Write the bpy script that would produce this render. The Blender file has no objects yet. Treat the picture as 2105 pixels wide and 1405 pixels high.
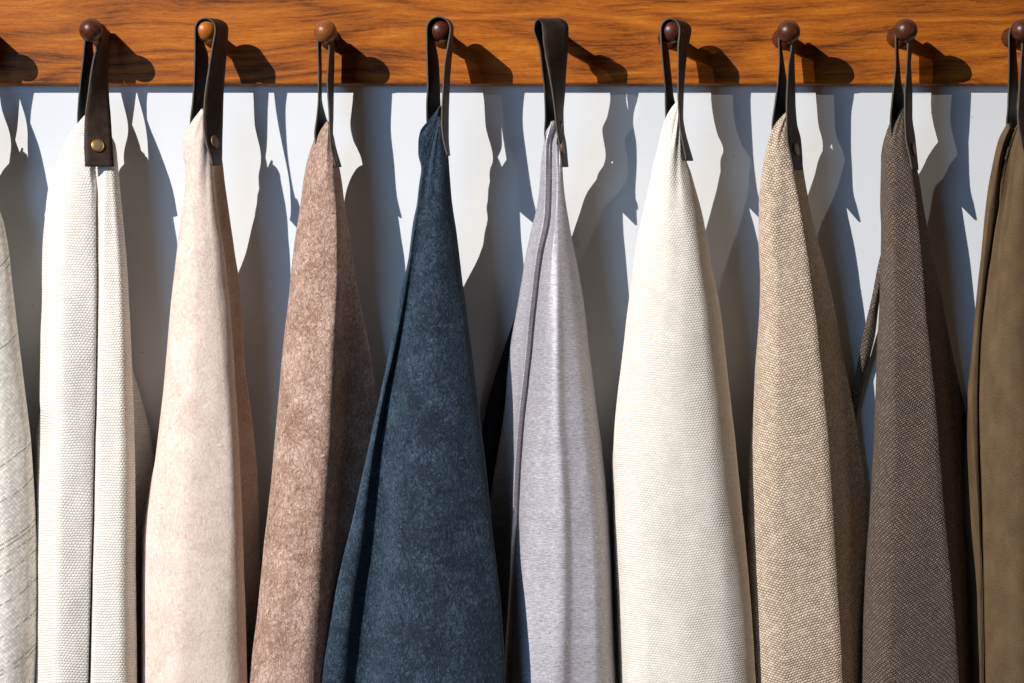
import bpy, bmesh, math, random
import numpy as np
from mathutils import Vector, Matrix, noise

# ------------------------------------------------------------------ scale
# One unit of the tracing grid is 1/1600 m on the front face of the board.
S = 1600.0
CAMD = 4840.0          # camera distance from the board front, in grid units
CX, CY = 1052.5, 702.5
WALL = -28.0           # wall plane, behind the board front
scene = bpy.context.scene
col = scene.collection


def W(x, y, d):
    """grid position seen at (x, y), standing d in front of the board -> metres"""
    f = (CAMD - d) / CAMD
    return Vector(((x - CX) * f / S, -d / S, (CY - y) * f / S))


# ------------------------------------------------------------------ camera
cam_d = bpy.data.cameras.new('camera')
cam = bpy.data.objects.new('camera', cam_d)
col.objects.link(cam)
cam.location = (0, -CAMD / S, 0)
cam.rotation_euler = (math.radians(90), 0, 0)
cam_d.sensor_width = 36
cam_d.lens = 36 * CAMD / 2105
cam_d.clip_start = 0.05
cam_d.clip_end = 100
scene.camera = cam

# ------------------------------------------------------------------ light
world = bpy.data.worlds.new('World')
scene.world = world
world.use_nodes = True
bg = world.node_tree.nodes['Background']
bg.inputs[0].default_value = (0.78, 0.55, 0.36, 1)
bg.inputs[1].default_value = 0.035


def lamp(name, kind, loc, target, energy, color, **kw):
    d = bpy.data.lights.new(name, kind)
    d.energy = energy
    d.color = color
    for k, v in kw.items():
        setattr(d, k, v)
    o = bpy.data.objects.new(name, d)
    col.objects.link(o)
    o.location = loc
    o.rotation_euler = (Vector(target) - Vector(loc)).to_track_quat('-Z', 'Y').to_euler()
    return o


# hard showroom spot high on the left (its shadows spread to the right)
lamp('ceiling_spot', 'SPOT', ((-3450 - CX) / S, -5000 / S, (CY + 2800) / S), (0.55, 0, -0.85), 1400, (1.0, 0.975, 0.94),
     spot_size=math.radians(44), spot_blend=1.0, shadow_soft_size=0.012)
# weaker neighbouring spot, aimed at the right half of the rail
lamp('second_spot', 'SPOT', ((-2150 - CX) / S, -2500 / S, (CY + 1700) / S), ((2500 - CX) / S, 0, 0.25), 78, (1.0, 0.93, 0.84),
     spot_size=math.radians(25), spot_blend=1.0, shadow_soft_size=0.016)
# large window with sky light in front, a little to the left
lamp('window_light', 'AREA', (-1.9, -3.0, 0.45), (0, 0, 0), 27, (0.30, 0.58, 1.0), shape='RECTANGLE', size=1.0, size_y=1.5)
# weak warm fill added far to the right, standing in for bounced light
lamp('warm_bounce_fill', 'AREA', (2.6, -1.3, 0.2), (0.2, 0, 0), 4.5, (1.0, 0.80, 0.60), shape='RECTANGLE', size=0.8, size_y=1.2)

scene.view_settings.view_transform = 'Standard'
scene.view_settings.look = 'None'
scene.view_settings.exposure = 0
scene.view_settings.gamma = 1
scene.render.engine = 'CYCLES'
scene.cycles.max_bounces = 8
scene.cycles.diffuse_bounces = 2


# ------------------------------------------------------------------ helpers
def tag(o, label=None, cat=None, group=None, kind=None):
    if label: o['label'] = label
    if cat: o['category'] = cat
    if group: o['group'] = group
    if kind: o['kind'] = kind
    return o


def srgb(r, g, b):
    f = lambda c: (c / 255 / 12.92) if c / 255 <= 0.04045 else ((c / 255 + 0.055) / 1.055) ** 2.4
    return (f(r), f(g), f(b), 1)


def pchip(xk, yk, x):
    """monotone cubic through (xk, yk), evaluated at x"""
    xk = np.asarray(xk, float); yk = np.asarray(yk, float); x = np.asarray(x, float)
    n = len(xk)
    if n == 1:
        return np.full_like(x, yk[0])
    h = np.maximum(np.diff(xk), 1e-9); dl = np.diff(yk) / h
    m = np.zeros(n)
    if n == 2:
        m[:] = dl[0]
    else:
        for i in range(1, n - 1):
            if dl[i - 1] * dl[i] > 0:
                w1 = 2 * h[i] + h[i - 1]; w2 = h[i] + 2 * h[i - 1]
                m[i] = (w1 + w2) / (w1 / dl[i - 1] + w2 / dl[i])
        m[0], m[-1] = dl[0], dl[-1]
    k = np.clip(np.searchsorted(xk, x) - 1, 0, n - 2)
    t = np.clip((x - xk[k]) / h[k], 0, 1)
    h00 = 2 * t**3 - 3 * t**2 + 1; h10 = t**3 - 2 * t**2 + t
    h01 = -2 * t**3 + 3 * t**2; h11 = t**3 - t**2
    return h00 * yk[k] + h10 * h[k] * m[k] + h01 * yk[k + 1] + h11 * h[k] * m[k + 1]


def link_mesh(name, me, mats, parent=None):
    o = bpy.data.objects.new(name, me)
    col.objects.link(o)
    for m in (mats if isinstance(mats, (list, tuple)) else [mats]):
        me.materials.append(m)
    if parent:
        o.parent = parent
        o.matrix_parent_inverse = parent.matrix_basis.inverted()
    return o


def empty(name, loc):
    o = bpy.data.objects.new(name, None)
    o.empty_display_size = 0.02
    col.objects.link(o)
    o.location = loc
    return o


# ------------------------------------------------------------------ node helper
class N:
    def __init__(self, name):
        self.m = bpy.data.materials.new(name)
        self.m.use_nodes = True
        self.t = self.m.node_tree
        self.p = self.t.nodes['Principled BSDF']
        self.out = self.t.nodes['Material Output']

    def put(self, sock, v):
        if isinstance(v, (int, float, tuple)):
            if isinstance(v, tuple) and len(v) == 3 and sock.type == 'RGBA':
                v = (*v, 1)
            sock.default_value = v
        else:
            self.t.links.new(v, sock)

    def node(self, kind, **props):
        n = self.t.nodes.new(kind)
        for k, v in props.items():
            setattr(n, k, v)
        return n

    def math(self, op, a, b=None, c=None):
        n = self.node('ShaderNodeMath', operation=op)
        self.put(n.inputs[0], a)
        if b is not None: self.put(n.inputs[1], b)
        if c is not None: self.put(n.inputs[2], c)
        return n.outputs[0]

    def vec(self, op, a, b=None, scale=None):
        n = self.node('ShaderNodeVectorMath', operation=op)
        self.put(n.inputs[0], a)
        if b is not None: self.put(n.inputs[1], b)
        if scale is not None: self.put(n.inputs['Scale'], scale)
        return n.outputs[0]

    def coord(self, kind):
        return self.node('ShaderNodeTexCoord').outputs[kind]

    def mapping(self, v, scale=(1, 1, 1), rot=(0, 0, 0), loc=(0, 0, 0)):
        n = self.node('ShaderNodeMapping')
        self.put(n.inputs[0], v)
        n.inputs['Scale'].default_value = scale
        n.inputs['Rotation'].default_value = rot
        n.inputs['Location'].default_value = loc
        return n.outputs[0]

    def noise(self, v, scale=5, detail=3, rough=0.5, dist=0.0, out=0):
        n = self.node('ShaderNodeTexNoise')
        self.put(n.inputs['Vector'], v)
        n.inputs['Scale'].default_value = scale
        n.inputs['Detail'].default_value = detail
        n.inputs['Roughness'].default_value = rough
        n.inputs['Distortion'].default_value = dist
        return n.outputs[out]

    def ramp(self, f, stops, interp='LINEAR'):
        n = self.node('ShaderNodeValToRGB')
        n.color_ramp.interpolation = interp
        el = n.color_ramp.elements
        while len(el) < len(stops): el.new(0.5)
        for e, (p, c) in zip(el, stops):
            e.position = p
            e.color = c if len(c) == 4 else (*c, 1)
        self.put(n.inputs[0], f)
        return n.outputs[0]

    def mix(self, f, a, b, blend='MIX'):
        n = self.node('ShaderNodeMix', data_type='RGBA', blend_type=blend)
        self.put(n.inputs[0], f)
        self.put(n.inputs[6], a)
        self.put(n.inputs[7], b)
        return n.outputs[2]

    def bump(self, h, strength=0.5, dist=0.001, normal=None):
        n = self.node('ShaderNodeBump')
        n.inputs['Strength'].default_value = strength
        n.inputs['Distance'].default_value = dist
        self.put(n.inputs['Height'], h)
        if normal is not None: self.put(n.inputs['Normal'], normal)
        return n.outputs[0]

    def set(self, **kw):
        for k, v in kw.items():
            self.put(self.p.inputs[k.replace('_', ' ')], v)
        return self


def weave_mat(name, gap, thread, pu, pv, bump=0.8, jitter=2.0, contrast=0.6, tint=None, dash=None, shear=0.0, rough=0.9, sheen=0.0, rnd=0.35, zig=0.0):
    """woven cloth: offset rows of little thread floats with dark gaps; UV is in grid units"""
    n = N(name)
    uv = n.coord('UV')
    wob = n.noise(uv, scale=0.014, detail=2, out=1)
    wob = n.vec('SCALE', n.vec('SUBTRACT', wob, (0.5, 0.5, 0.5)), scale=jitter * 9)
    wob2 = n.noise(uv, scale=0.10, detail=2, out=1)
    wob2 = n.vec('SCALE', n.vec('SUBTRACT', wob2, (0.5, 0.5, 0.5)), scale=jitter * 0.55)
    p = n.vec('ADD', uv, n.vec('ADD', wob, wob2))
    s = n.node('ShaderNodeSeparateXYZ'); n.put(s.inputs[0], p)
    u = s.outputs[0]; v = s.outputs[1]
    if zig:
        v = n.math('ADD', v, n.math('MULTIPLY', n.math('ABSOLUTE', u), zig))
    if shear:
        v = n.math('ADD', v, n.math('MULTIPLY', u, shear))
    V = n.math('DIVIDE', v, pv)
    row = n.math('FLOOR', V)
    odd = n.math('MULTIPLY', n.math('FLOORED_MODULO', row, 2.0), 0.5)
    U = n.math('ADD', n.math('DIVIDE', u, pu), odd)
    fu = n.math('SINE', n.math('MULTIPLY', n.math('FRACT', U), math.pi))
    fv = n.math('SINE', n.math('MULTIPLY', n.math('FRACT', V), math.pi))
    bead = n.math('MULTIPLY', n.math('POWER', fu, 0.6), n.math('POWER', fv, 0.75))
    cell = n.node('ShaderNodeCombineXYZ')
    n.put(cell.inputs[0], n.math('FLOOR', U)); n.put(cell.inputs[1], row)
    wn = n.node('ShaderNodeTexWhiteNoise', noise_dimensions='3D'); n.put(wn.inputs[0], cell.outputs[0])
    r = wn.outputs[0]
    f = n.math('POWER', bead, contrast)
    c = n.mix(f, gap, thread)
    if tint:
        c = n.mix(n.math('MULTIPLY', n.math('GREATER_THAN', r, 0.72), f), c, tint)
    lum = n.math('ADD', 1 - rnd * 0.5, n.math('MULTIPLY', r, rnd))
    blot = n.noise(uv, scale=0.02, detail=4)
    lum = n.math('MULTIPLY', lum, n.math('ADD', 0.88, n.math('MULTIPLY', blot, 0.24)))
    cc = n.node('ShaderNodeCombineXYZ')
    for i in range(3): n.put(cc.inputs[i], lum)
    c = n.mix(1.0, c, cc.outputs[0], 'MULTIPLY')
    if dash:      # darker slub threads lying in some rows
        wr = n.node('ShaderNodeTexWhiteNoise', noise_dimensions='1D')
        n.put(wr.inputs['W'], row)
        on = n.math('MULTIPLY', n.math('GREATER_THAN', wr.outputs[0], dash), n.math('GREATER_THAN', r, 0.35))
        c = n.mix(n.math('MULTIPLY', on, n.math('MULTIPLY', fv, 0.85)), c, (0.27, 0.24, 0.19, 1))
    fib = n.noise(uv, scale=0.9, detail=3, rough=0.7)
    h = n.math('ADD', bead, n.math('MULTIPLY', fib, 0.35))
    n.set(Base_Color=c, Roughness=rough, Normal=n.bump(h, bump, 0.0016))
    n.p.inputs['Specular IOR Level'].default_value = 0.15
    n.p.inputs['Sheen Weight'].default_value = sheen
    return n.m


def suede_mat(name, dark, mid, light, scale=0.014, fiber=0.42, bump=0.4, sheen=0.3, sheen_tint=(1, 1, 1), rough=0.8, pos=(0.3, 0.5, 0.72)):
    """napped suede: short crinkled flakes over soft clouds"""
    n = N(name)
    uv = n.coord('UV')
    wob = n.vec('SCALE', n.vec('SUBTRACT', n.noise(uv, scale=0.06, detail=3, out=1), (0.5, 0.5, 0.5)), scale=26.0)
    p = n.vec('ADD', uv, wob)
    cloud = n.noise(uv, scale=scale, detail=5, rough=0.6)
    patch = n.noise(uv, scale=0.05, detail=2)
    patch = n.math('MAXIMUM', n.math('MINIMUM', n.math('MULTIPLY', n.math('SUBTRACT', patch, 0.42), 6.0), 1.0), 0.0)
    s1 = n.noise(n.mapping(p, (1.0, 0.25, 1), rot=(0, 0, 0.45)), scale=0.30, detail=3, rough=0.7)
    s2 = n.noise(n.mapping(p, (1.0, 0.25, 1), rot=(0, 0, -0.7)), scale=0.33, detail=3, rough=0.7)
    mx = n.node('ShaderNodeMix'); n.put(mx.inputs[0], patch); n.put(mx.inputs[2], s1); n.put(mx.inputs[3], s2)
    flake = mx.outputs[0]
    fine = n.noise(n.mapping(p, (1.0, 0.30, 1), rot=(0, 0, 0.2)), scale=fiber, detail=3, rough=0.7)
    crack = n.node('ShaderNodeTexVoronoi', feature='DISTANCE_TO_EDGE')
    n.put(crack.inputs['Vector'], n.mapping(p, (1.0, 0.35, 1), rot=(0, 0, 0.3))); crack.inputs['Scale'].default_value = 0.11
    cr = n.math('MINIMUM', n.math('MULTIPLY', crack.outputs[0], 6.0), 1.0)
    f = n.math('ADD', n.math('ADD', n.math('MULTIPLY', cloud, 0.24), n.math('MULTIPLY', flake, 0.48)),
               n.math('ADD', n.math('MULTIPLY', fine, 0.22), n.math('MULTIPLY', cr, 0.06)))
    c = n.ramp(f, [(pos[0], dark), (pos[1], mid), (pos[2], light)])
    h = n.math('ADD', n.math('MULTIPLY', flake, 0.8), n.math('ADD', n.math('MULTIPLY', fine, 0.7), n.math('MULTIPLY', cr, 0.15)))
    n.set(Base_Color=c, Roughness=rough, Normal=n.bump(h, bump, 0.0028))
    n.p.inputs['Specular IOR Level'].default_value = 0.25
    n.p.inputs['Sheen Weight'].default_value = sheen
    n.p.inputs['Sheen Roughness'].default_value = 0.45
    n.p.inputs['Sheen Tint'].default_value = (*sheen_tint, 1)
    return n.m


def satin_mat(name):
    n = N(name)
    uv = n.coord('UV')
    st = n.noise(n.mapping(uv, (0.13, 1.0, 1), rot=(0, 0, 0.03)), scale=0.55, detail=5, rough=0.75)
    st2 = n.noise(n.mapping(uv, (0.05, 1.0, 1), loc=(3, 7, 0)), scale=0.08, detail=3, rough=0.6)
    th = n.noise(n.mapping(uv, (1.0, 0.2, 1)), scale=0.5, detail=2, rough=0.6)
    f = n.math('ADD', n.math('MULTIPLY', st, 0.72), n.math('ADD', n.math('MULTIPLY', st2, 0.10), n.math('MULTIPLY', th, 0.18)))
    c = n.ramp(f, [(0.34, srgb(118, 112, 115)), (0.5, srgb(180, 174, 178)), (0.66, srgb(228, 223, 226))])
    h = n.math('ADD', st, n.math('MULTIPLY', th, 0.4))
    n.set(Base_Color=c, Roughness=n.math('ADD', 0.44, n.math('MULTIPLY', st, 0.06)), Normal=n.bump(h, 0.25, 0.002))
    n.p.inputs['Metallic'].default_value = 0.28
    n.p.inputs['Sheen Weight'].default_value = 0.25
    return n.m


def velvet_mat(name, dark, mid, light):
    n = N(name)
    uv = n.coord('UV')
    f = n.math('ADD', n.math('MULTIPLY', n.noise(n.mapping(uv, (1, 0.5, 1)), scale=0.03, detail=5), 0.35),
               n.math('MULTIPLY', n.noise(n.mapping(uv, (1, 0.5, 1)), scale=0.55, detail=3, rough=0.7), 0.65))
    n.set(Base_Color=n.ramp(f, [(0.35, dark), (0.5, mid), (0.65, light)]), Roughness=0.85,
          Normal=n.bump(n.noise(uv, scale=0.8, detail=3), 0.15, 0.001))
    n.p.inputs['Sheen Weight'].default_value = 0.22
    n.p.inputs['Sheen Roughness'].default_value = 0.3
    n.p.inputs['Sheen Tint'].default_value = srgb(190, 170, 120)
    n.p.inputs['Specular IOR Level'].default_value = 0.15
    return n.m


def leather_mat(name, c0, c1):
    n = N(name)
    co = n.coord('UV')
    grain = n.node('ShaderNodeTexVoronoi')
    n.put(grain.inputs['Vector'], co); grain.inputs['Scale'].default_value = 0.42
    big = n.noise(co, scale=0.04, detail=4)
    c = n.ramp(big, [(0.3, c0), (0.7, c1)])
    h = n.math('ADD', grain.outputs[0], n.math('MULTIPLY', n.noise(co, scale=0.5, detail=3), 0.6))
    n.set(Base_Color=c, Roughness=n.math('ADD', 0.5, n.math('MULTIPLY', big, 0.25)), Normal=n.bump(h, 0.28, 0.0012))
    n.p.inputs['Specular IOR Level'].default_value = 0.22
    return n.m


def plain_mat(name, c, rough=0.8, metal=0.0):
    n = N(name)
    f = n.noise(n.coord('Object'), scale=300, detail=3)
    k = n.mix(f, tuple(v * 0.75 for v in c[:3]) + (1,), tuple(min(1, v * 1.2) for v in c[:3]) + (1,))
    n.set(Base_Color=k, Roughness=rough, Metallic=metal)
    return n.m


def wood_mat(name, ramp, sx=1.0, rough=0.45, scale=1.0, spec=0.14):
    """figured walnut: long wavy bands, pore streaks, slow colour drift"""
    n = N(name)
    ob = n.coord('Object')
    m0 = n.mapping(ob, (sx, 1, 1))
    # cathedral figure: a slow field in x, fast in z
    warp = n.noise(n.mapping(m0, (1.6, 0.5, 6.0)), scale=1.3 * scale, detail=3, out=1)
    warp = n.vec('SCALE', n.vec('SUBTRACT', warp, (0.5, 0.5, 0.5)), scale=0.075)
    p = n.vec('ADD', m0, warp)
    field = n.noise(n.mapping(p, (1.3, 0.5, 12.0)), scale=1.0 * scale, detail=2, rough=0.4)
    bands = n.math('MULTIPLY', n.math('PINGPONG', n.math('MULTIPLY', field, 11.0), 0.5), 2.0)
    streak = n.noise(n.mapping(p, (4.5, 1, 120.0)), scale=1.8 * scale, detail=6, rough=0.75)
    fine = n.noise(n.mapping(p, (22.0, 1, 300.0)), scale=2.2 * scale, detail=4, rough=0.75)
    drift = n.noise(n.mapping(m0, (1.0, 0.5, 4.0)), scale=2.0 * scale, detail=2)
    f = n.math('ADD', n.math('ADD', n.math('MULTIPLY', bands, 0.12), n.math('MULTIPLY', streak, 0.46)),
               n.math('ADD', n.math('MULTIPLY', fine, 0.30), n.math('MULTIPLY', drift, 0.20)))
    c = n.ramp(f, ramp)
    pores = n.noise(n.mapping(p, (45.0, 1, 520.0)), scale=2.6 * scale, detail=3, rough=0.7)
    pore = n.math('MULTIPLY', n.math('SUBTRACT', pores, 0.53), 6.0)
    pore = n.math('MAXIMUM', n.math('MINIMUM', pore, 1.0), 0.0)
    c = n.mix(n.math('MULTIPLY', pore, 0.55), c, (0.045, 0.014, 0.004, 1))
    n.set(Base_Color=c, Roughness=rough, Normal=n.bump(n.math('ADD', fine, n.math('MULTIPLY', pore, -0.6)), 0.12, 0.0006))
    n.p.inputs['Specular IOR Level'].default_value = spec
    return n.m


def wall_mat():
    n = N('wall_paint')
    ob = n.coord('Object')
    f = n.noise(n.mapping(ob, (1, 1, 1)), scale=6, detail=4)
    roll = n.noise(n.mapping(ob, (1.0, 1, 0.45)), scale=330, detail=4, rough=0.65)
    c = n.ramp(f, [(0.3, (0.74, 0.745, 0.755, 1)), (0.7, (0.79, 0.79, 0.79, 1))])
    spot = n.math('GREATER_THAN', n.noise(ob, scale=90, detail=1), 0.80)
    c = n.mix(n.math('MULTIPLY', spot, 0.4), c, (0.35, 0.33, 0.30, 1))
    n.set(Base_Color=c, Roughness=0.75, Normal=n.bump(roll, 0.10, 0.0012))
    n.p.inputs['Specular IOR Level'].default_value = 0.2
    return n.m


# ------------------------------------------------------------------ setting: the wall
me = bpy.data.meshes.new('wall')
yw = -WALL / S
me.from_pydata([(-2.4, yw, -1.6), (2.4, yw, -1.6), (2.4, yw, 1.3), (-2.4, yw, 1.3),
                (-2.4, yw + 0.12, -1.6), (2.4, yw + 0.12, -1.6), (2.4, yw + 0.12, 1.3), (-2.4, yw + 0.12, 1.3)], [],
               [(0, 1, 2, 3), (5, 4, 7, 6), (4, 0, 3, 7), (1, 5, 6, 2), (3, 2, 6, 7), (4, 5, 1, 0)])
wall = link_mesh('wall', me, wall_mat())
tag(wall, 'white painted wall behind the hanging fabric samples', None, None, 'structure')

# ------------------------------------------------------------------ peg rail
WOOD = wood_mat('walnut_board', [(0.37, srgb(54, 27, 14)), (0.445, srgb(108, 57, 25)), (0.51, srgb(156, 84, 28)), (0.59, srgb(184, 102, 30)), (0.72, srgb(214, 136, 46))])
KNOB_DARK = wood_mat('walnut_knob_dark', [(0.3, srgb(44, 20, 12)), (0.5, srgb(72, 34, 20)), (0.7, srgb(104, 54, 32))], rough=0.33, scale=6, spec=0.4)
KNOB_MID = wood_mat('walnut_knob_brown', [(0.3, srgb(84, 42, 18)), (0.5, srgb(128, 70, 30)), (0.7, srgb(165, 98, 46))], rough=0.33, scale=6, spec=0.4)
KNOB_ORANGE = wood_mat('walnut_knob_orange', [(0.3, srgb(120, 55, 16)), (0.5, srgb(176, 92, 30)), (0.7, srgb(205, 122, 50))], rough=0.33, scale=6, spec=0.4)

rail = empty('peg_rail', W(CX, 172, -28))
tag(rail, 'polished walnut board with a row of round knobbed pegs along the top of the wall', 'coat rail')

# board: bevelled box, its front face at d = 0, bottom edge at y = 173
bm = bmesh.new()
x0, x1 = (-420 - CX) / S, (2560 - CX) / S
zt, zb = (CY + 75) / S, (CY - 174) / S
v = [bm.verts.new(c) for c in [(x0, 0, zb), (x1, 0, zb), (x1, 0, zt), (x0, 0, zt),
                               (x0, yw - 0.0004, zb), (x1, yw - 0.0004, zb), (x1, yw - 0.0004, zt), (x0, yw - 0.0004, zt)]]
for f in [(0, 1, 2, 3), (5, 4, 7, 6), (4, 0, 3, 7), (1, 5, 6, 2), (3, 2, 6, 7), (4, 5, 1, 0)]:
    bm.faces.new([v[i] for i in f])
bmesh.ops.recalc_face_normals(bm, faces=bm.faces)
bmesh.ops.bevel(bm, geom=[e for e in bm.edges if abs(e.verts[0].co.y) < 1e-6 and abs(e.verts[1].co.y) < 1e-6],
                offset=0.0032, segments=5, profile=0.5, affect='EDGES')
me = bpy.data.meshes.new('board'); bm.to_mesh(me); bm.free()
board = link_mesh('board', me, WOOD, rail)
for p in me.polygons: p.use_smooth = False

PEGL = 110.0
KR = 23.6


def lathe(profile, seg=40):
    """profile of (radius, d) in grid units, axis towards the viewer (-Y)"""
    vs, fs = [], []
    for r, d in profile:
        for k in range(seg):
            a = 2 * math.pi * k / seg
            vs.append((r * math.cos(a) / S, -d / S, r * math.sin(a) / S))
    for i in range(len(profile) - 1):
        for k in range(seg):
            a, b = i * seg + k, i * seg + (k + 1) % seg
            fs.append((a, b, b + seg, a + seg))
    fs.append(tuple(range(seg))[::-1])
    fs.append(tuple((len(profile) - 1) * seg + k for k in range(seg)))
    me = bpy.data.meshes.new('lathe')
    me.from_pydata(vs, [], fs)
    me.update()
    bm = bmesh.new(); bm.from_mesh(me); bmesh.ops.recalc_face_normals(bm, faces=bm.faces); bm.to_mesh(me); bm.free()
    for p in me.polygons: p.use_smooth = True
    return me


shaft_me = lathe([(21.5, 0.3), (21.5, 3), (20.5, 6), (17.5, 12), (15, 22), (13.6, 40), (12.6, 60), (11.8, 78), (11.5, PEGL - 16)])
knob_prof = [(KR * math.sin(math.pi * (1 - t)), PEGL + KR * math.cos(math.pi * (1 - t))) for t in np.linspace(0.13, 0.985, 22)]
knob_me = lathe(knob_prof)
heads = [(-53, 61, 1), (187, 62.5, 0), (423, 63, 2), (668.5, 66, 1), (905, 63, 0), (1142, 62, 0), (1381, 65, 0), (1621, 66, 0), (1862, 63, 0), (2103, 64, 0)]
KM = [KNOB_DARK, KNOB_MID, KNOB_ORANGE]
for hx, hy, k in heads:
    c = W(hx, hy, PEGL)
    o = bpy.data.objects.new('peg', shaft_me); col.objects.link(o)
    o.location = (c.x, 0, c.z)
    o.parent = rail; o.matrix_parent_inverse = rail.matrix_basis.inverted()
    if not shaft_me.materials: shaft_me.materials.append(KNOB_DARK)
    kn = bpy.data.objects.new('knob', knob_me); col.objects.link(kn)
    if not knob_me.materials: knob_me.materials.append(KNOB_DARK)
    kn.material_slots[0].link = 'OBJECT'
    kn.material_slots[0].material = KM[k]
    kn.parent = o
    kn.rotation_euler = (0, random.uniform(0, 6.28), 0)
    if k == 2: o['label'] = 'peg with an orange brown knob'

# ------------------------------------------------------------------ cloth builder
YEND = 1760.0


def cloth(name, rails, mat, parent, ref, rows=190, seg=9, sharp=(), thick=3.2, wrinkle=1.0, seed=0, yend=YEND, tuck=True):
    """rails: list of [(y, x, d), ...] from left edge to right edge; ref = rail whose u is zero"""
    t = np.linspace(0, 1, rows) ** 1.25
    rails = [list(q) for q in rails]
    # the hidden back edges leave the gathered top together with the outer folds
    for k, n, sx in ((0, 1, 8), (len(rails) - 1, len(rails) - 2, -8)):
        if tuck and rails[k][0][0] > rails[n][0][0] + 60:
            rails[k] = [(y, x + sx, d - 9) for y, x, d in rails[n] if y < rails[k][0][0] - 30] + (rails[k][1:] if len(rails[k]) > 2 else rails[k])
    R = []
    for r in rails:
        ys = [p[0] for p in r]; xs = [p[1] for p in r]; ds = [p[2] for p in r]
        if ys[-1] < yend:
            a, b = (r[-2], r[-1])
            k = (yend - b[0]) / max(b[0] - a[0], 60) * 0.7
            ys = ys + [yend]; xs = xs + [b[1] + (b[1] - a[1]) * min(k, 2.5)]; ds = ds + [b[2] + (b[2] - a[2]) * min(k, 1.0)]
        yy = ys[0] + t * (yend - ys[0])
        R.append(np.stack([yy, pchip(ys, xs, yy), pchip(ys, ds, yy)], 1))
    R = np.array(R)                       # rail, row, (y, x, d)
    nr = len(R)
    cuts = [0] + sorted(sharp) + [nr - 1]
    verts, uvs = [], []
    W_ = (nr - 1) * seg + 1
    vlen = 0.0
    prev = None
    for j in range(rows):
        P = R[:, j, :]
        dist = np.sqrt(((P[1:, 1:] - P[:-1, 1:]) ** 2).sum(1) + 0.15 * (P[1:, 0] - P[:-1, 0]) ** 2) + 0.3
        s = np.concatenate([[0], np.cumsum(dist)])
        fine = np.concatenate([np.linspace(s[i], s[i + 1], seg, endpoint=False) for i in range(nr - 1)] + [[s[-1]]])
        out = np.zeros((W_, 3))
        for c in range(3):
            for a, b in zip(cuts[:-1], cuts[1:]):
                sl = slice(a * seg, b * seg + 1)
                out[sl, c] = pchip(s[a:b + 1], P[a:b + 1, c], fine[sl])
        if wrinkle:
            g = min(1.0, j / 25.0)
            for i in range(W_):
                q = Vector((out[i, 1] * 0.012 + seed * 17.3, out[i, 0] * 0.0045, seed * 3.1))
                q2 = Vector((out[i, 1] * 0.035 + seed * 9.3, out[i, 0] * 0.016, seed * 5.1))
                out[i, 2] += g * wrinkle * (4.5 * noise.noise(q) + 1.1 * noise.noise(q2))
                pin = math.exp(-max(0.0, out[i, 0] - 240) / 120.0) * min(1.0, j / 12.0)
                out[i, 2] += pin * wrinkle * 12.0 * noise.noise(Vector((i / W_ * 9.0 + seed * 2.7, out[i, 0] * 0.008, seed)))
                out[i, 1] += g * wrinkle * 0.8 * noise.noise(q2 + Vector((5, 5, 5)))
        row = [W(p[1], p[0], p[2]) for p in out]
        arc = np.concatenate([[0], np.cumsum([(row[i + 1] - row[i]).length for i in range(W_ - 1)])]) * S
        mid = row[ref * seg]
        if prev is not None: vlen += (mid - prev).length * S
        prev = mid
        for i in range(W_):
            verts.append(row[i])
            uvs.append((arc[i] - arc[ref * seg], vlen + (out[i, 0] - out[ref * seg, 0])))
    faces = []
    for j in range(rows - 1):
        for i in range(W_ - 1):
            a = j * W_ + i
            faces.append((a, a + W_, a + W_ + 1, a + 1))
    me = bpy.data.meshes.new(name)
    me.from_pydata(verts, [], faces)
    uvl = me.uv_layers.new(name='UVMap')
    idx = np.zeros(len(me.loops), int); me.loops.foreach_get('vertex_index', idx)
    uvl.data.foreach_set('uv', np.array(uvs)[idx].ravel())
    me.polygons.foreach_set('use_smooth', [True] * len(me.polygons))
    me.update()
    o = link_mesh(name, me, mat, parent)
    so = o.modifiers.new('thickness', 'SOLIDIFY'); so.thickness = thick / S; so.offset = -1
    return o


# ------------------------------------------------------------------ strap builder
LEATHER = leather_mat('dark_leather', srgb(42, 30, 25), srgb(68, 52, 43))
LEATHER_IN = leather_mat('leather_inside', srgb(12, 11, 12), srgb(20, 19, 20))
LEATHER_EDGE = plain_mat('leather_cut_edge', srgb(84, 74, 62), 0.7)
BRASS = plain_mat('brass', srgb(235, 185, 80), 0.42, 1.0)
RIVET = plain_mat('rivet_face', srgb(142, 118, 92), 0.5, 0.25)
RING_DULL = plain_mat('rivet_rim', srgb(128, 104, 74), 0.5, 0.4)
BW = 62.0


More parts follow.
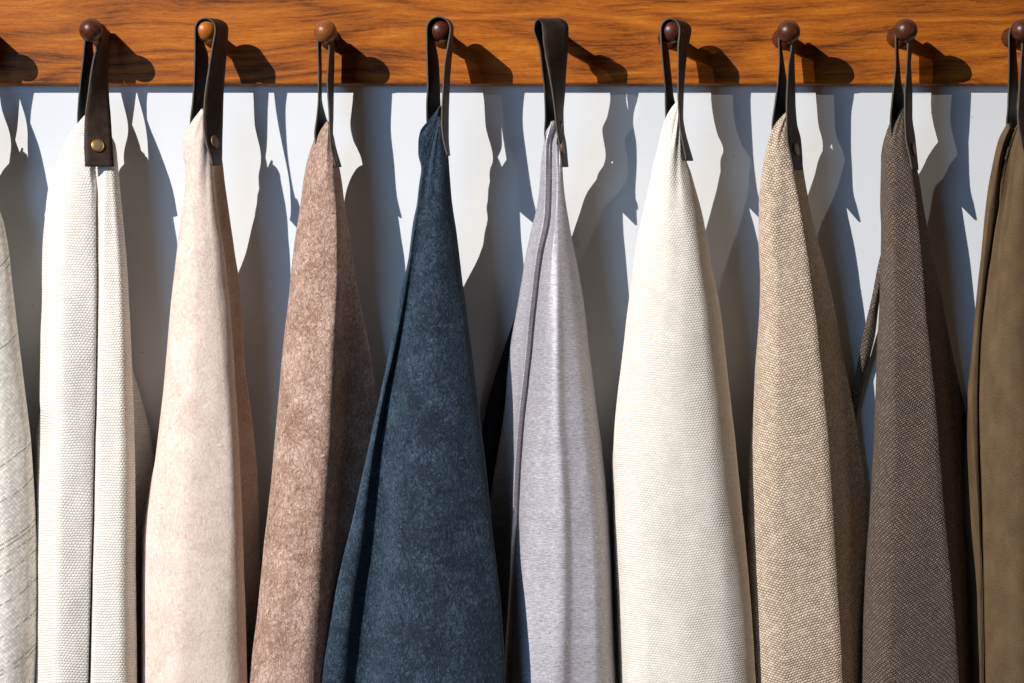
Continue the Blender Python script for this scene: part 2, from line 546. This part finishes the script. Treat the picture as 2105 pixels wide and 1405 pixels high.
def strap(parent, left, right, dtop, dleft, dright, peak, farpeak=None, rivet=None, frac=1.0, ring_mat=None):
    """left/right legs as (y, near x, far x) from top to bottom; near edge is the one towards the viewer"""
    def leg(st, da, db):
        st = [list(p) for p in st]
        y0, y1 = st[0][0], st[-1][0]
        res = []
        for p in st:
            k = (p[0] - y0) / (y1 - y0)
            k = k * k * (3 - 2 * k)
            dc = da + (db - da) * k
            w = abs(p[2] - p[1])
            h = math.sqrt(max(BW * BW * frac - w * w, 36.0))
            if len(p) > 3: h = p[3]
            res.append((p[0], p[1], dc + h / 2, p[2], dc - h / 2))
        return res
    L = leg(left, dtop, dleft); Rr = leg(right, dtop, dright)
    farpeak = peak + 4 if farpeak is None else farpeak
    arc = []
    l0, r0 = L[0], Rr[0]
    for k in range(1, 12):
        a = math.pi * k / 12
        c, s_ = (1 - math.cos(a)) / 2, math.sin(a)
        mixv = lambda p, q: p + (q - p) * c
        yn = mixv(l0[0], r0[0]); yn2 = yn - s_ * (yn - peak); yf2 = yn - s_ * (yn - farpeak)
        arc.append((yn2, mixv(l0[1], r0[1]), mixv(l0[2], r0[2]), yf2, mixv(l0[3], r0[3]), mixv(l0[4], r0[4])))
    path = [(p[0], p[1], p[2], p[0], p[3], p[4]) for p in L[::-1]] + arc + [(p[0], p[1], p[2], p[0], p[3], p[4]) for p in Rr]
    path = np.array(path)
    step = np.sqrt(((path[1:] - path[:-1])[:, :3] ** 2).sum(1)) + 1.0
    s = np.concatenate([[0], np.cumsum(step)])
    ns = 110
    f = np.linspace(0, s[-1], ns)
    fine = np.stack([pchip(s, path[:, c], f) for c in range(6)], 1)
    na = 7
    verts, uvs, faces = [], [], []
    for j in range(ns):
        a = W(fine[j, 1], fine[j, 0], fine[j, 2]); b = W(fine[j, 4], fine[j, 3], fine[j, 5])
        for i in range(na):
            q = i / (na - 1)
            verts.append(a.lerp(b, q)); uvs.append((q * BW, f[j]))
    for j in range(ns - 1):
        for i in range(na - 1):
            k = j * na + i
            faces.append((k, k + na, k + na + 1, k + 1))
    me = bpy.data.meshes.new('strap')
    me.from_pydata(verts, [], faces)
    uvl = me.uv_layers.new(name='UVMap')
    idx = np.zeros(len(me.loops), int); me.loops.foreach_get('vertex_index', idx)
    uvl.data.foreach_set('uv', np.array(uvs)[idx].ravel())
    me.polygons.foreach_set('use_smooth', [True] * len(me.polygons))
    o = link_mesh('strap', me, [LEATHER, LEATHER_IN, LEATHER_EDGE], parent)
    so = o.modifiers.new('thickness', 'SOLIDIFY')
    so.thickness = 3.4 / S; so.offset = 0
    so.material_offset = 1; so.material_offset_rim = 2
    # rivet on the outer face of the right leg, q across the band
    if rivet:
        ry, q = rivet
        jj = min((j for j in range(ns // 2, ns)), key=lambda j: abs(fine[j, 0] - ry))
        pt = lambda j, q: W(fine[j, 1], fine[j, 0], fine[j, 2]).lerp(W(fine[j, 4], fine[j, 3], fine[j, 5]), q)
        c = pt(jj, q)
        du = (pt(jj, 1) - pt(jj, 0)).normalized(); dv = (pt(jj + 2, q) - pt(jj - 2, q)).normalized()
        nrm = du.cross(dv).normalized()
        if nrm.y > 0 and abs(nrm.y) > 0.1: nrm = -nrm
        elif nrm.x < 0 and abs(nrm.y) <= 0.1: nrm = -nrm
        rot = nrm.to_track_quat('-Y', 'Z')
        ring = lathe([(13.0, 0), (13.2, 2.4), (12.6, 3.4), (11.2, 3.6), (10.4, 2.9)], 28)
        cap = lathe([(10.3, 0.5), (10.3, 2.9), (8, 3.3), (2, 3.5)], 28)
        ro = link_mesh('rivet', ring, ring_mat or RING_DULL, o)
        ro.matrix_parent_inverse = Matrix.Identity(4)
        ro.location = c + nrm * (1.6 / S); ro.rotation_mode = 'QUATERNION'; ro.rotation_quaternion = rot
        # o sits at its parent's inverse: keep world placement
        ro.matrix_parent_inverse = (parent.matrix_basis @ o.matrix_parent_inverse).inverted()
        cap_bm = bmesh.new(); cap_bm.from_mesh(cap)
        cap_bm.to_mesh(cap); cap_bm.free()
        # the face joins the ring in one rivet mesh with two materials
        bmj = bmesh.new(); bmj.from_mesh(ring)
        nf = len(bmj.faces); bmj.from_mesh(cap); bmj.faces.ensure_lookup_table()
        for k, fc in enumerate(bmj.faces):
            if k >= nf: fc.material_index = 1
        bmj.to_mesh(ring); bmj.free()
        ring.materials.append(RIVET)
        for p in ring.polygons: p.use_smooth = True
    return o


GROUP = 'fabric samples hanging from the pegs'


def sample(hx, hy, label):
    o = empty('fabric_sample', W(hx, hy, 60))
    return tag(o, label, 'fabric sample', GROUP)


def shift(rail, dx=0, dd=0):
    return [(y, x + dx, d + dd) for y, x, d in rail]


# ------------------------------------------------------------------ materials of the cloths
M0 = weave_mat('cream_slub_weave', srgb(214, 200, 180), srgb(250, 244, 234), 6.4, 4.8, jitter=1.4, dash=0.92, shear=0.6, bump=0.4)
M1 = weave_mat('white_chenille', srgb(212, 200, 182), srgb(243, 237, 228), 6.6, 5.2, jitter=1.6, bump=0.5, rnd=0.12)
M2 = suede_mat('blush_suede', srgb(196, 166, 146), srgb(226, 203, 187), srgb(243, 228, 216), bump=0.3, sheen=0.15, pos=(0.36, 0.5, 0.64))
M3 = suede_mat('brown_suede', srgb(100, 70, 55), srgb(168, 133, 114), srgb(224, 197, 181), bump=0.6, sheen=0.25, sheen_tint=(1.0, 0.9, 0.85), pos=(0.37, 0.5, 0.63))
M4 = suede_mat('navy_suede', srgb(9, 14, 21), srgb(27, 39, 53), srgb(78, 97, 115), bump=0.7, sheen=0.32, sheen_tint=(0.55, 0.8, 1.0), pos=(0.39, 0.5, 0.66))
M5 = satin_mat('silver_satin')
M5B = velvet_mat('dark_flap_cloth', srgb(20, 24, 32), srgb(28, 34, 44), srgb(40, 48, 60))  # dark blue-black colour for the flap behind the grey sample
M6 = weave_mat('cream_weave', srgb(216, 203, 186), srgb(240, 233, 222), 6.4, 4.8, jitter=1.3, bump=0.4, rnd=0.12, zig=0.12)
M7 = weave_mat('beige_basket_weave', srgb(92, 70, 54), srgb(238, 213, 186), 6.4, 5.0, jitter=1.5, bump=0.6, contrast=0.85, tint=srgb(214, 194, 172), rnd=0.3, zig=0.3)
M8 = weave_mat('dark_brown_weave', srgb(26, 21, 19), srgb(146, 128, 112), 6.6, 4.8, jitter=1.5, bump=0.7, contrast=1.2, tint=srgb(94, 80, 76), rnd=0.6, zig=0.55)
M9 = velvet_mat('olive_velvet', srgb(78, 59, 41), srgb(98, 78, 55), srgb(114, 94, 69))

# ------------------------------------------------------------------ the samples
# --- far left, cut by the frame
s0 = sample(-53, 61, 'cream slub weave sample cut off at the left edge, left of the white chenille one')
cloth('fabric', [
    [(300, -90, 40), (700, -150, 0), (1405, -190, -8)],
    [(232, -56, 82), (300, -90, 72), (500, -130, 70), (1405, -175, 70)],
    [(236, -54, 92), (400, -70, 120), (900, -80, 140), (1405, -80, 148)],
    [(250, -48, 94), (472, -22, 116), (760, -2, 128), (1405, 12, 138)],
    [(300, -30, 82), (420, -5, 80), (472, 11, 80), (615, 29, 78), (758, 46, 75), (915, 64, 70), (1080, 75, 66), (1187, 80, 64), (1294, 80, 62), (1405, 75, 60)],
    [(330, -36, 50), (600, 12, 8), (915, 40, -8), (1405, 50, -12)],
], M0, s0, 2, seed=1)
strap(s0, [(85, -66, -54), (170, -72, -50), (250, -78, -30), (310, -74, -16)], [(80, -36, -24), (150, -50, -20), (240, -62, -10), (345, -60, -4)],
      58, 62, 104, 44, rivet=(303, 0.45))

# --- white chenille
s1 = sample(187, 62, 'white chenille sample with a deep centre fold under a round brass rivet')
D1 = [(240, 195, 90), (345, 191, 108), (400, 195, 112), (615, 196, 120), (972, 190, 126), (1187, 185, 130), (1405, 180, 132)]
F1 = [(250, 202, 90), (345, 206, 106), (400, 208, 110), (543, 207, 116), (900, 199, 122), (1115, 194, 125), (1405, 187, 126)]
cloth('fabric', [
    [(330, 150, 52), (600, 102, 10), (830, 86, -4), (890, 71, -8), (940, 64, -10), (1100, 55, -12), (1405, 50, -14)],
    [(228, 182, 86), (250, 163, 88), (275, 143, 86), (310, 125, 82), (350, 110, 72), (400, 97, 70), (450, 92, 70), (520, 87, 70), (620, 86, 72), (700, 83, 75), (822, 82, 80), (893, 88, 80), (1000, 85, 85), (1115, 82, 85), (1405, 78, 85)],
    [(232, 188, 90), (345, 145, 112), (700, 130, 136), (1405, 122, 148)],
    shift(D1, -7, 4),
    D1,
    [(245, 198, 86), (345, 198, 98), (615, 200, 108), (972, 194, 112), (1405, 183, 112)],
    F1,
    shift(F1, 8, 5),
    [(270, 218, 92), (345, 226, 110), (700, 246, 126), (1405, 246, 136)],
    [(285, 231, 82), (300, 238, 80), (345, 243, 80), (400, 248, 80), (543, 261, 80), (722, 270, 80), (972, 278, 78), (1187, 280, 75), (1405, 282, 75)],
    [(330, 232, 60), (543, 252, 38), (722, 262, 30), (972, 270, 28), (1405, 275, 28)],
    [(340, 235, 50), (600, 256, 8), (740, 270, -2), (830, 294, -8), (900, 312, -10), (1100, 330, -12), (1405, 345, -14)],
], M1, s1, 3, seed=2)
strap(s1, [(85, 174, 189), (126, 170, 193), (179, 164, 200), (250, 159, 215), (300, 166, 222)],
      [(79, 206, 222), (103, 197, 223), (149, 187, 221), (194, 181, 223), (239, 175, 227), (299, 173, 231), (343, 175, 234)],
      58, 66, 122, 46, rivet=(303, 0.47), ring_mat=BRASS)

# --- blush suede
s2 = sample(423, 63, 'blush beige suede sample hanging between the white chenille and the brown suede ones')
cloth('fabric', [
    [(420, 388, 60), (800, 350, 8), (1050, 297, -6), (1115, 288, -10), (1405, 283, -12)],
    [(224, 414, 128), (256, 391, 136), (293, 376, 140), (323, 377, 136), (344, 381, 130), (383, 380, 122), (418, 376, 117), (507, 365, 108), (636, 350, 97), (829, 333, 85), (972, 315, 80), (1080, 301, 78), (1130, 297, 78), (1405, 295, 78)],
    [(228, 418, 134), (300, 402, 156), (418, 402, 150), (636, 402, 146), (972, 390, 150), (1405, 372, 152)],
    [(240, 425, 134), (345, 425, 152), (600, 445, 140), (1040, 474, 138), (1405, 462, 144)],
    [(260, 432, 126), (341, 437, 130), (418, 446, 126), (507, 459, 120), (636, 473, 113), (793, 484, 106), (972, 494, 100), (1065, 498, 98), (1187, 502, 96), (1405, 509, 92)],
    [(300, 440, 105), (400, 445, 88), (636, 462, 62), (972, 482, 46), (1405, 498, 36)],
    [(300, 451, 98), (323, 456, 94), (374, 462, 86), (418, 468, 78), (522, 483, 64), (600, 494, 54), (758, 504, 38), (865, 519, 28), (972, 529, 18), (1080, 535, 10), (1405, 545, -2)],
], M2, s2, 2, seed=3)
strap(s2, [(60, 401, 409), (120, 400, 427), (179, 398, 428), (209, 396, 432), (254, 391, 440), (310, 396, 446)],
      [(60, 442, 468), (99, 436, 466), (143, 429, 462), (209, 420, 458), (254, 418, 457), (284, 421, 456), (329, 434, 455), (341, 437, 453)],
      104, 108, 158, 38, farpeak=40, rivet=(294, 0.5))

# --- brown suede
s3 = sample(668, 66, 'brown suede sample with a shaded right side, left of the navy one')
cloth('fabric', [
    [(420, 645, 48), (800, 600, 5), (1405, 560, -8)],
    [(250, 671, 90), (266, 660, 80), (283, 648, 70), (305, 639, 66), (335, 630, 65), (368, 624, 65), (416, 618, 66), (507, 604, 70), (615, 593, 72), (743, 579, 72), (865, 568, 72), (951, 561, 74), (1115, 543, 78), (1258, 529, 82), (1401, 511, 85)],
    [(255, 674, 98), (350, 652, 116), (500, 640, 124), (800, 618, 132), (1115, 592, 138), (1401, 560, 145)],
    [(262, 676, 100), (350, 680, 124), (430, 688, 128), (522, 690, 132), (722, 677, 140), (865, 670, 142), (1044, 652, 147), (1222, 637, 150), (1401, 616, 152)],
    [(263, 678, 98), (350, 693, 106), (522, 706, 96), (722, 712, 82), (1044, 712, 72), (1401, 700, 70)],
    [(263, 680, 92), (299, 686, 88), (347, 698, 84), (377, 703, 78), (418, 708, 74), (507, 722, 62), (600, 736, 50), (665, 750, 42), (743, 765, 32), (808, 773, 24), (1000, 790, 14), (1401, 810, 0)],
], M3, s3, 2, seed=4)
strap(s3, [(87, 653, 659), (150, 655, 660), (200, 655, 660), (239, 652, 668), (278, 647, 684), (320, 654, 692)],
      [(93, 677, 686), (130, 675, 686), (167, 673, 685), (239, 677, 684), (275, 678, 683), (299, 680, 688), (344, 690, 701)],
      80, 62, 88, 52)

# --- navy suede
s4 = sample(905, 63, 'navy blue suede sample with a rolled left edge, fourth whole sample from the left')
cloth('fabric', [
    [(420, 862, 80), (700, 812, 50), (1401, 670, 30)],
    [(218, 904, 126), (233, 893, 128), (251, 878, 130), (269, 864, 131), (293, 860, 131), (314, 860, 129), (347, 866, 125), (377, 862, 121), (418, 857, 120), (457, 849, 120), (529, 840, 118), (593, 825, 115), (708, 804, 108), (793, 786, 104), (886, 765, 102), (987, 743, 102), (1080, 722, 102), (1201, 693, 105), (1316, 672, 108), (1401, 656, 110)],
    [(235, 899, 134), (350, 872, 134), (593, 834, 126), (708, 812, 122), (886, 774, 122), (1080, 742, 128), (1401, 696, 136)],
    [(240, 901, 134), (350, 877, 134), (593, 842, 120), (708, 818, 110), (858, 790, 104), (972, 778, 102), (1115, 767, 102), (1223, 751, 104), (1401, 735, 106)],
    [(245, 903, 138), (350, 888, 144), (593, 868, 144), (858, 838, 146), (1115, 826, 158), (1401, 812, 168)],
    [(250, 906, 140), (350, 902, 150), (593, 900, 156), (858, 892, 170), (1401, 890, 196)],
    [(250, 912, 132), (321, 922, 128), (374, 926, 124), (418, 930, 120), (486, 940, 117), (579, 951, 113), (686, 965, 112), (793, 979, 114), (915, 994, 120), (1008, 1004, 128), (1115, 1015, 136), (1223, 1028, 144), (1330, 1036, 152), (1401, 1039, 156)],
    [(420, 920, 80), (800, 962, 25), (1401, 1010, 0)],
], M4, s4, 5, seed=5)
strap(s4, [(60, 877, 886), (87, 877, 893), (134, 878, 901), (179, 879, 903), (222, 877, 905, 34), (250, 877, 912, 16), (300, 882, 918, 10)],
      [(60, 926, 931), (87, 922, 930), (134, 914, 926), (179, 911, 923), (254, 908, 921), (284, 911, 921), (321, 920, 924)],
      106, 108, 146, 35, farpeak=38)

# --- silver grey
s5 = sample(1142, 62, 'silver grey satin sample hanging right of the navy one, its strap hiding the peg knob')
E5 = [(250, 1141, 102), (300, 1129, 101), (374, 1128, 99), (436, 1126, 97), (529, 1109, 93), (615, 1098, 90), (722, 1088, 82), (901, 1069, 76), (1044, 1061, 72), (1187, 1054, 70), (1401, 1041, 68)]
C5 = [(250, 1139, 99), (300, 1121, 92), (374, 1118, 88), (436, 1113, 84), (529, 1098, 78), (615, 1087, 74), (722, 1076, 66), (800, 1068, 62), (901, 1059, 58), (1044, 1052, 55), (1187, 1045, 54), (1316, 1036, 52), (1401, 1031, 52)]
cloth('fabric', [
    [(247, 1138, 98), (263, 1127, 98), (275, 1120, 96), (299, 1117, 86), (329, 1113, 74), (374, 1110, 62), (418, 1105, 53), (472, 1092, 46), (543, 1078, 40), (615, 1066, 38), (686, 1053, 30), (758, 1044, 24), (843, 1037, 18), (920, 1025, 12), (1000, 1012, 8), (1100, 1000, 4), (1401, 985, -4)],
    C5,
    shift(E5, -6, 5),
    E5,
    shift(E5, 4, -9),
    shift(E5, 14, 8),
    [(275, 1146, 110), (374, 1145, 114), (529, 1136, 120), (722, 1122, 118), (901, 1112, 112), (1187, 1108, 104), (1401, 1098, 100)],
    [(278, 1148, 111), (529, 1146, 122), (722, 1146, 132), (858, 1148, 134), (1044, 1158, 132), (1187, 1160, 128), (1401, 1156, 126)],
    [(280, 1150, 109), (529, 1156, 119), (858, 1164, 127), (1044, 1176, 124), (1187, 1179, 121), (1401, 1176, 119)],
    [(290, 1152, 106), (529, 1170, 109), (858, 1200, 120), (1187, 1222, 122), (1401, 1225, 118)],
    [(300, 1153, 100), (347, 1155, 97), (374, 1158, 94), (418, 1163, 90), (486, 1175, 82), (557, 1189, 74), (622, 1200, 68), (708, 1210, 62), (829, 1225, 56), (936, 1239, 50), (1008, 1246, 47), (1080, 1252, 45), (1187, 1257, 43), (1294, 1260, 41), (1401, 1264, 40)],
    [(500, 1168, 45), (1000, 1225, 2), (1401, 1240, -6)],
], M5, s5, 6, seed=6, wrinkle=0.8)
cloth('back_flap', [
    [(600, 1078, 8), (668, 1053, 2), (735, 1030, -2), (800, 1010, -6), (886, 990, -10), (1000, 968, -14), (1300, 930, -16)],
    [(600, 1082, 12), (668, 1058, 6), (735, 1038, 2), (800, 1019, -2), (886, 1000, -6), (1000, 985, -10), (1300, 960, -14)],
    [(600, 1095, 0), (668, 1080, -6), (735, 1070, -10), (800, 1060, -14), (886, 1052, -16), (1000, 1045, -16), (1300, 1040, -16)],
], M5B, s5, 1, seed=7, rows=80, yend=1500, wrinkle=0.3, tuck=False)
strap(s5, [(60, 1097, 1120), (99, 1109, 1128), (149, 1115, 1135), (194, 1120, 1140), (239, 1121, 1148, 30), (275, 1119, 1150, 14), (310, 1126, 1152, 8)],
      [(58, 1115, 1168), (96, 1118, 1167), (143, 1127, 1163), (194, 1136, 1160), (233, 1141, 1157), (269, 1145, 1158), (299, 1150, 1163), (344, 1155, 1167)],
      146, 84, 108, 41, farpeak=39, rivet=(305, 0.2))

# --- cream
s6 = sample(1381, 65, 'wide cream woven sample with a smooth rounded front, right of the grey grey one')
cloth('fabric', [
    [(620, 1312, 36), (893, 1265, 10), (972, 1255, 5), (1080, 1255, 2), (1258, 1262, 2), (1401, 1268, 2)],
    [(206, 1393, 104), (221, 1381, 104), (239, 1370, 105), (263, 1361, 106), (293, 1354, 106), (329, 1345, 106), (374, 1336, 105), (418, 1326, 103), (507, 1307, 97), (593, 1296, 92), (679, 1285, 88), (765, 1275, 86), (865, 1264, 85), (915, 1262, 85), (1008, 1267, 87), (1115, 1273, 90), (1258, 1282, 93), (1401, 1288, 96)],
    [(210, 1394, 110), (329, 1362, 128), (507, 1335, 130), (765, 1315, 128), (1115, 1320, 134), (1401, 1335, 138)],
    [(215, 1395, 112), (329, 1384, 136), (507, 1384, 145), (765, 1385, 147), (1115, 1400, 150), (1401, 1420, 152)],
    [(230, 1397, 110), (329, 1401, 130), (507, 1428, 136), (765, 1453, 136), (1115, 1482, 137), (1401, 1502, 138)],
    [(239, 1398, 106), (284, 1403, 106), (332, 1412, 106), (353, 1420, 103), (386, 1429, 98), (418, 1438, 92), (450, 1446, 88), (543, 1461, 78), (629, 1479, 70), (743, 1493, 64), (865, 1507, 63), (972, 1518, 66), (1080, 1529, 70), (1187, 1539, 75), (1294, 1547, 79), (1401, 1554, 82)],
    [(500, 1440, 38), (1000, 1490, 2), (1401, 1520, -6)],
], M6, s6, 3, seed=8)
strap(s6, [(62, 1358, 1366), (105, 1360, 1373), (149, 1364, 1378), (203, 1368, 1384, 40), (238, 1368, 1396, 14), (300, 1376, 1404, 8)],
      [(62, 1397, 1420), (99, 1394, 1413), (149, 1394, 1407), (194, 1394, 1404), (239, 1396, 1403), (269, 1399, 1407), (300, 1405, 1415), (331, 1411, 1424)],
      102, 90, 112, 39, farpeak=44)

# --- beige basket weave
s7 = sample(1621, 66, 'beige basket weave sample with a sharp front crease, right of the cream one')
cloth('fabric', [
    [(600, 1578, 15), (1000, 1548, -5), (1401, 1532, -12)],
    [(230, 1615, 70), (239, 1605, 72), (263, 1588, 75), (293, 1579, 76), (323, 1572, 74), (359, 1566, 70), (389, 1562, 66), (418, 1560, 62), (500, 1559, 54), (579, 1562, 46), (650, 1560, 38), (743, 1553, 35), (843, 1548, 32), (950, 1540, 30), (1058, 1535, 28), (1200, 1530, 26), (1401, 1528, 25)],
    [(235, 1617, 78), (293, 1598, 94), (418, 1592, 98), (650, 1600, 98), (950, 1600, 98), (1401, 1615, 104)],
    [(240, 1620, 78), (350, 1630, 96), (386, 1637, 96), (414, 1642, 96), (507, 1657, 94), (607, 1671, 96), (743, 1685, 98), (915, 1700, 100), (1058, 1708, 102), (1208, 1717, 103), (1294, 1725, 104), (1401, 1730, 105)],
    [(300, 1640, 70), (326, 1648, 62), (359, 1653, 50), (400, 1660, 45), (486, 1678, 35), (565, 1700, 25), (643, 1717, 17), (722, 1732, 10), (815, 1750, 2), (901, 1764, -5), (987, 1778, -10), (1044, 1784, -12), (1115, 1790, -13), (1401, 1800, -14)],
], M7, s7, 2, seed=9, sharp=(3,))
strap(s7, [(87, 1601, 1605), (120, 1602, 1609), (167, 1599, 1616), (215, 1593, 1624), (263, 1587, 1638), (310, 1592, 1644)],
      [(93, 1627, 1631), (134, 1621, 1632), (167, 1619, 1633), (215, 1617, 1634), (254, 1617, 1637), (287, 1618, 1645), (323, 1625, 1648), (350, 1631, 1649)],
      80, 60, 92, 50, rivet=(309, 0.5))

# --- dark brown weave
s8 = sample(1862, 63, 'dark brown woven sample with a black shaded right side, right of the beige one')
cloth('fabric', [
    [(600, 1822, 15), (1000, 1802, 0), (1401, 1790, -10)],
    [(215, 1857, 66), (227, 1848, 66), (248, 1832, 66), (269, 1823, 64), (293, 1817, 60), (323, 1812, 50), (374, 1810, 47), (418, 1809, 45), (472, 1811, 44), (529, 1810, 44), (615, 1808, 44), (708, 1803, 42), (800, 1800, 40), (922, 1795, 40), (1022, 1789, 40), (1151, 1780, 42), (1258, 1775, 44), (1401, 1770, 45)],
    [(220, 1858, 74), (293, 1838, 86), (418, 1836, 86), (650, 1842, 92), (950, 1842, 98), (1401, 1830, 106)],
    [(235, 1860, 74), (350, 1874, 90), (400, 1882, 88), (472, 1889, 90), (565, 1898, 93), (686, 1907, 95), (793, 1918, 97), (922, 1928, 99), (1044, 1939, 101), (1151, 1950, 103), (1258, 1961, 104), (1401, 1971, 105)],
    [(300, 1878, 60), (353, 1887, 52), (389, 1893, 46), (418, 1897, 42), (472, 1907, 34), (543, 1921, 24), (629, 1939, 14), (722, 1957, 5), (786, 1971, -3), (843, 1984, -8), (915, 1992, -12), (1401, 2010, -14)],
], M8, s8, 2, seed=10, sharp=(3,))
cloth('back_flap', [
    [(480, 1826, 14), (536, 1807, 10), (607, 1793, 6), (686, 1775, 0), (779, 1757, -6), (843, 1745, -10), (1000, 1720, -14)],
    [(480, 1834, 18), (536, 1820, 14), (607, 1801, 10), (686, 1786, 4), (779, 1768, -2), (843, 1754, -6), (1000, 1730, -12)],
    [(480, 1840, 8), (536, 1830, 4), (620, 1808, 0), (690, 1799, -4), (743, 1786, -8), (800, 1773, -12), (858, 1761, -14), (1000, 1745, -16)],
], M8, s8, 1, seed=11, rows=60, yend=1200, wrinkle=0.3, tuck=False)
strap(s8, [(84, 1841, 1845), (134, 1841, 1848), (167, 1838, 1851), (215, 1833, 1862), (251, 1830, 1872), (310, 1834, 1880)],
      [(94, 1866, 1874), (134, 1864, 1871), (167, 1862, 1873), (194, 1860, 1874), (239, 1860, 1874), (284, 1862, 1880), (323, 1870, 1884), (350, 1875, 1887)],
      82, 58, 86, 48, rivet=(308, 0.55))

# --- olive velvet at the right edge
s9 = sample(2103, 64, 'olive green velvet sample cut off at the right edge')
B9 = [(254, 2070, 60), (287, 2053, 58), (335, 2041, 56), (383, 2032, 54), (418, 2027, 52), (507, 2018, 50), (615, 2007, 48), (743, 1996, 48), (815, 1989, 48), (901, 1994, 52), (1008, 2004, 56), (1115, 2011, 60), (1223, 2016, 62), (1401, 2018, 64)]
cloth('fabric', [
    [(400, 2042, 15), (815, 1992, -5), (900, 1982, -8), (1000, 1966, -12), (1100, 1956, -14), (1401, 1940, -16)],
    B9,
    [(258, 2076, 70), (300, 2060, 70), (400, 2040, 68), (507, 2026, 66), (615, 2015, 64), (743, 2004, 62), (829, 1999, 63), (937, 2003, 66), (1080, 2012, 70), (1258, 2018, 73), (1401, 2020, 75)],
    [(262, 2080, 68), (300, 2065, 64), (400, 2050, 62), (493, 2037, 61), (600, 2023, 60), (722, 2012, 60), (829, 2009, 60), (937, 2010, 63), (1080, 2016, 66), (1258, 2020, 68), (1401, 2022, 70)],
    [(265, 2085, 52), (300, 2076, 40), (359, 2063, 32), (418, 2056, 28), (493, 2042, 26), (600, 2027, 28), (722, 2015, 32), (829, 2012, 36), (1080, 2018.5, 44), (1401, 2024, 46)],
    [(252, 2096, 66), (278, 2084, 64), (317, 2069, 62), (359, 2061, 62), (418, 2055, 62), (493, 2043, 64), (600, 2028, 66), (722, 2017, 70), (829, 2014, 72), (1080, 2021, 80), (1401, 2027, 86)],
    [(254, 2098, 66), (317, 2081, 58), (389, 2070, 60), (470, 2060, 68), (600, 2046, 78), (829, 2032, 84), (1401, 2042, 98)],
    [(255, 2102, 78), (400, 2084, 90), (700, 2056, 100), (1401, 2064, 110)],
    [(262, 2106, 78), (400, 2105, 96), (700, 2100, 112), (1401, 2110, 126)],
    [(275, 2114, 74), (400, 2140, 92), (700, 2165, 104), (1401, 2190, 120)],
    [(290, 2122, 55), (400, 2160, 46), (700, 2205, 26), (1401, 2270, 10)],
], M9, s9, 7, seed=12)
strap(s9, [(80, 2074, 2086), (134, 2074, 2090), (179, 2073, 2092), (224, 2072, 2089), (257, 2069, 2090, 20), (300, 2078, 2100, 8)],
      [(87, 2101, 2122), (134, 2098, 2124), (179, 2095, 2126), (239, 2092, 2130), (300, 2100, 2140), (345, 2112, 2146)],
      80, 36, 96, 46)
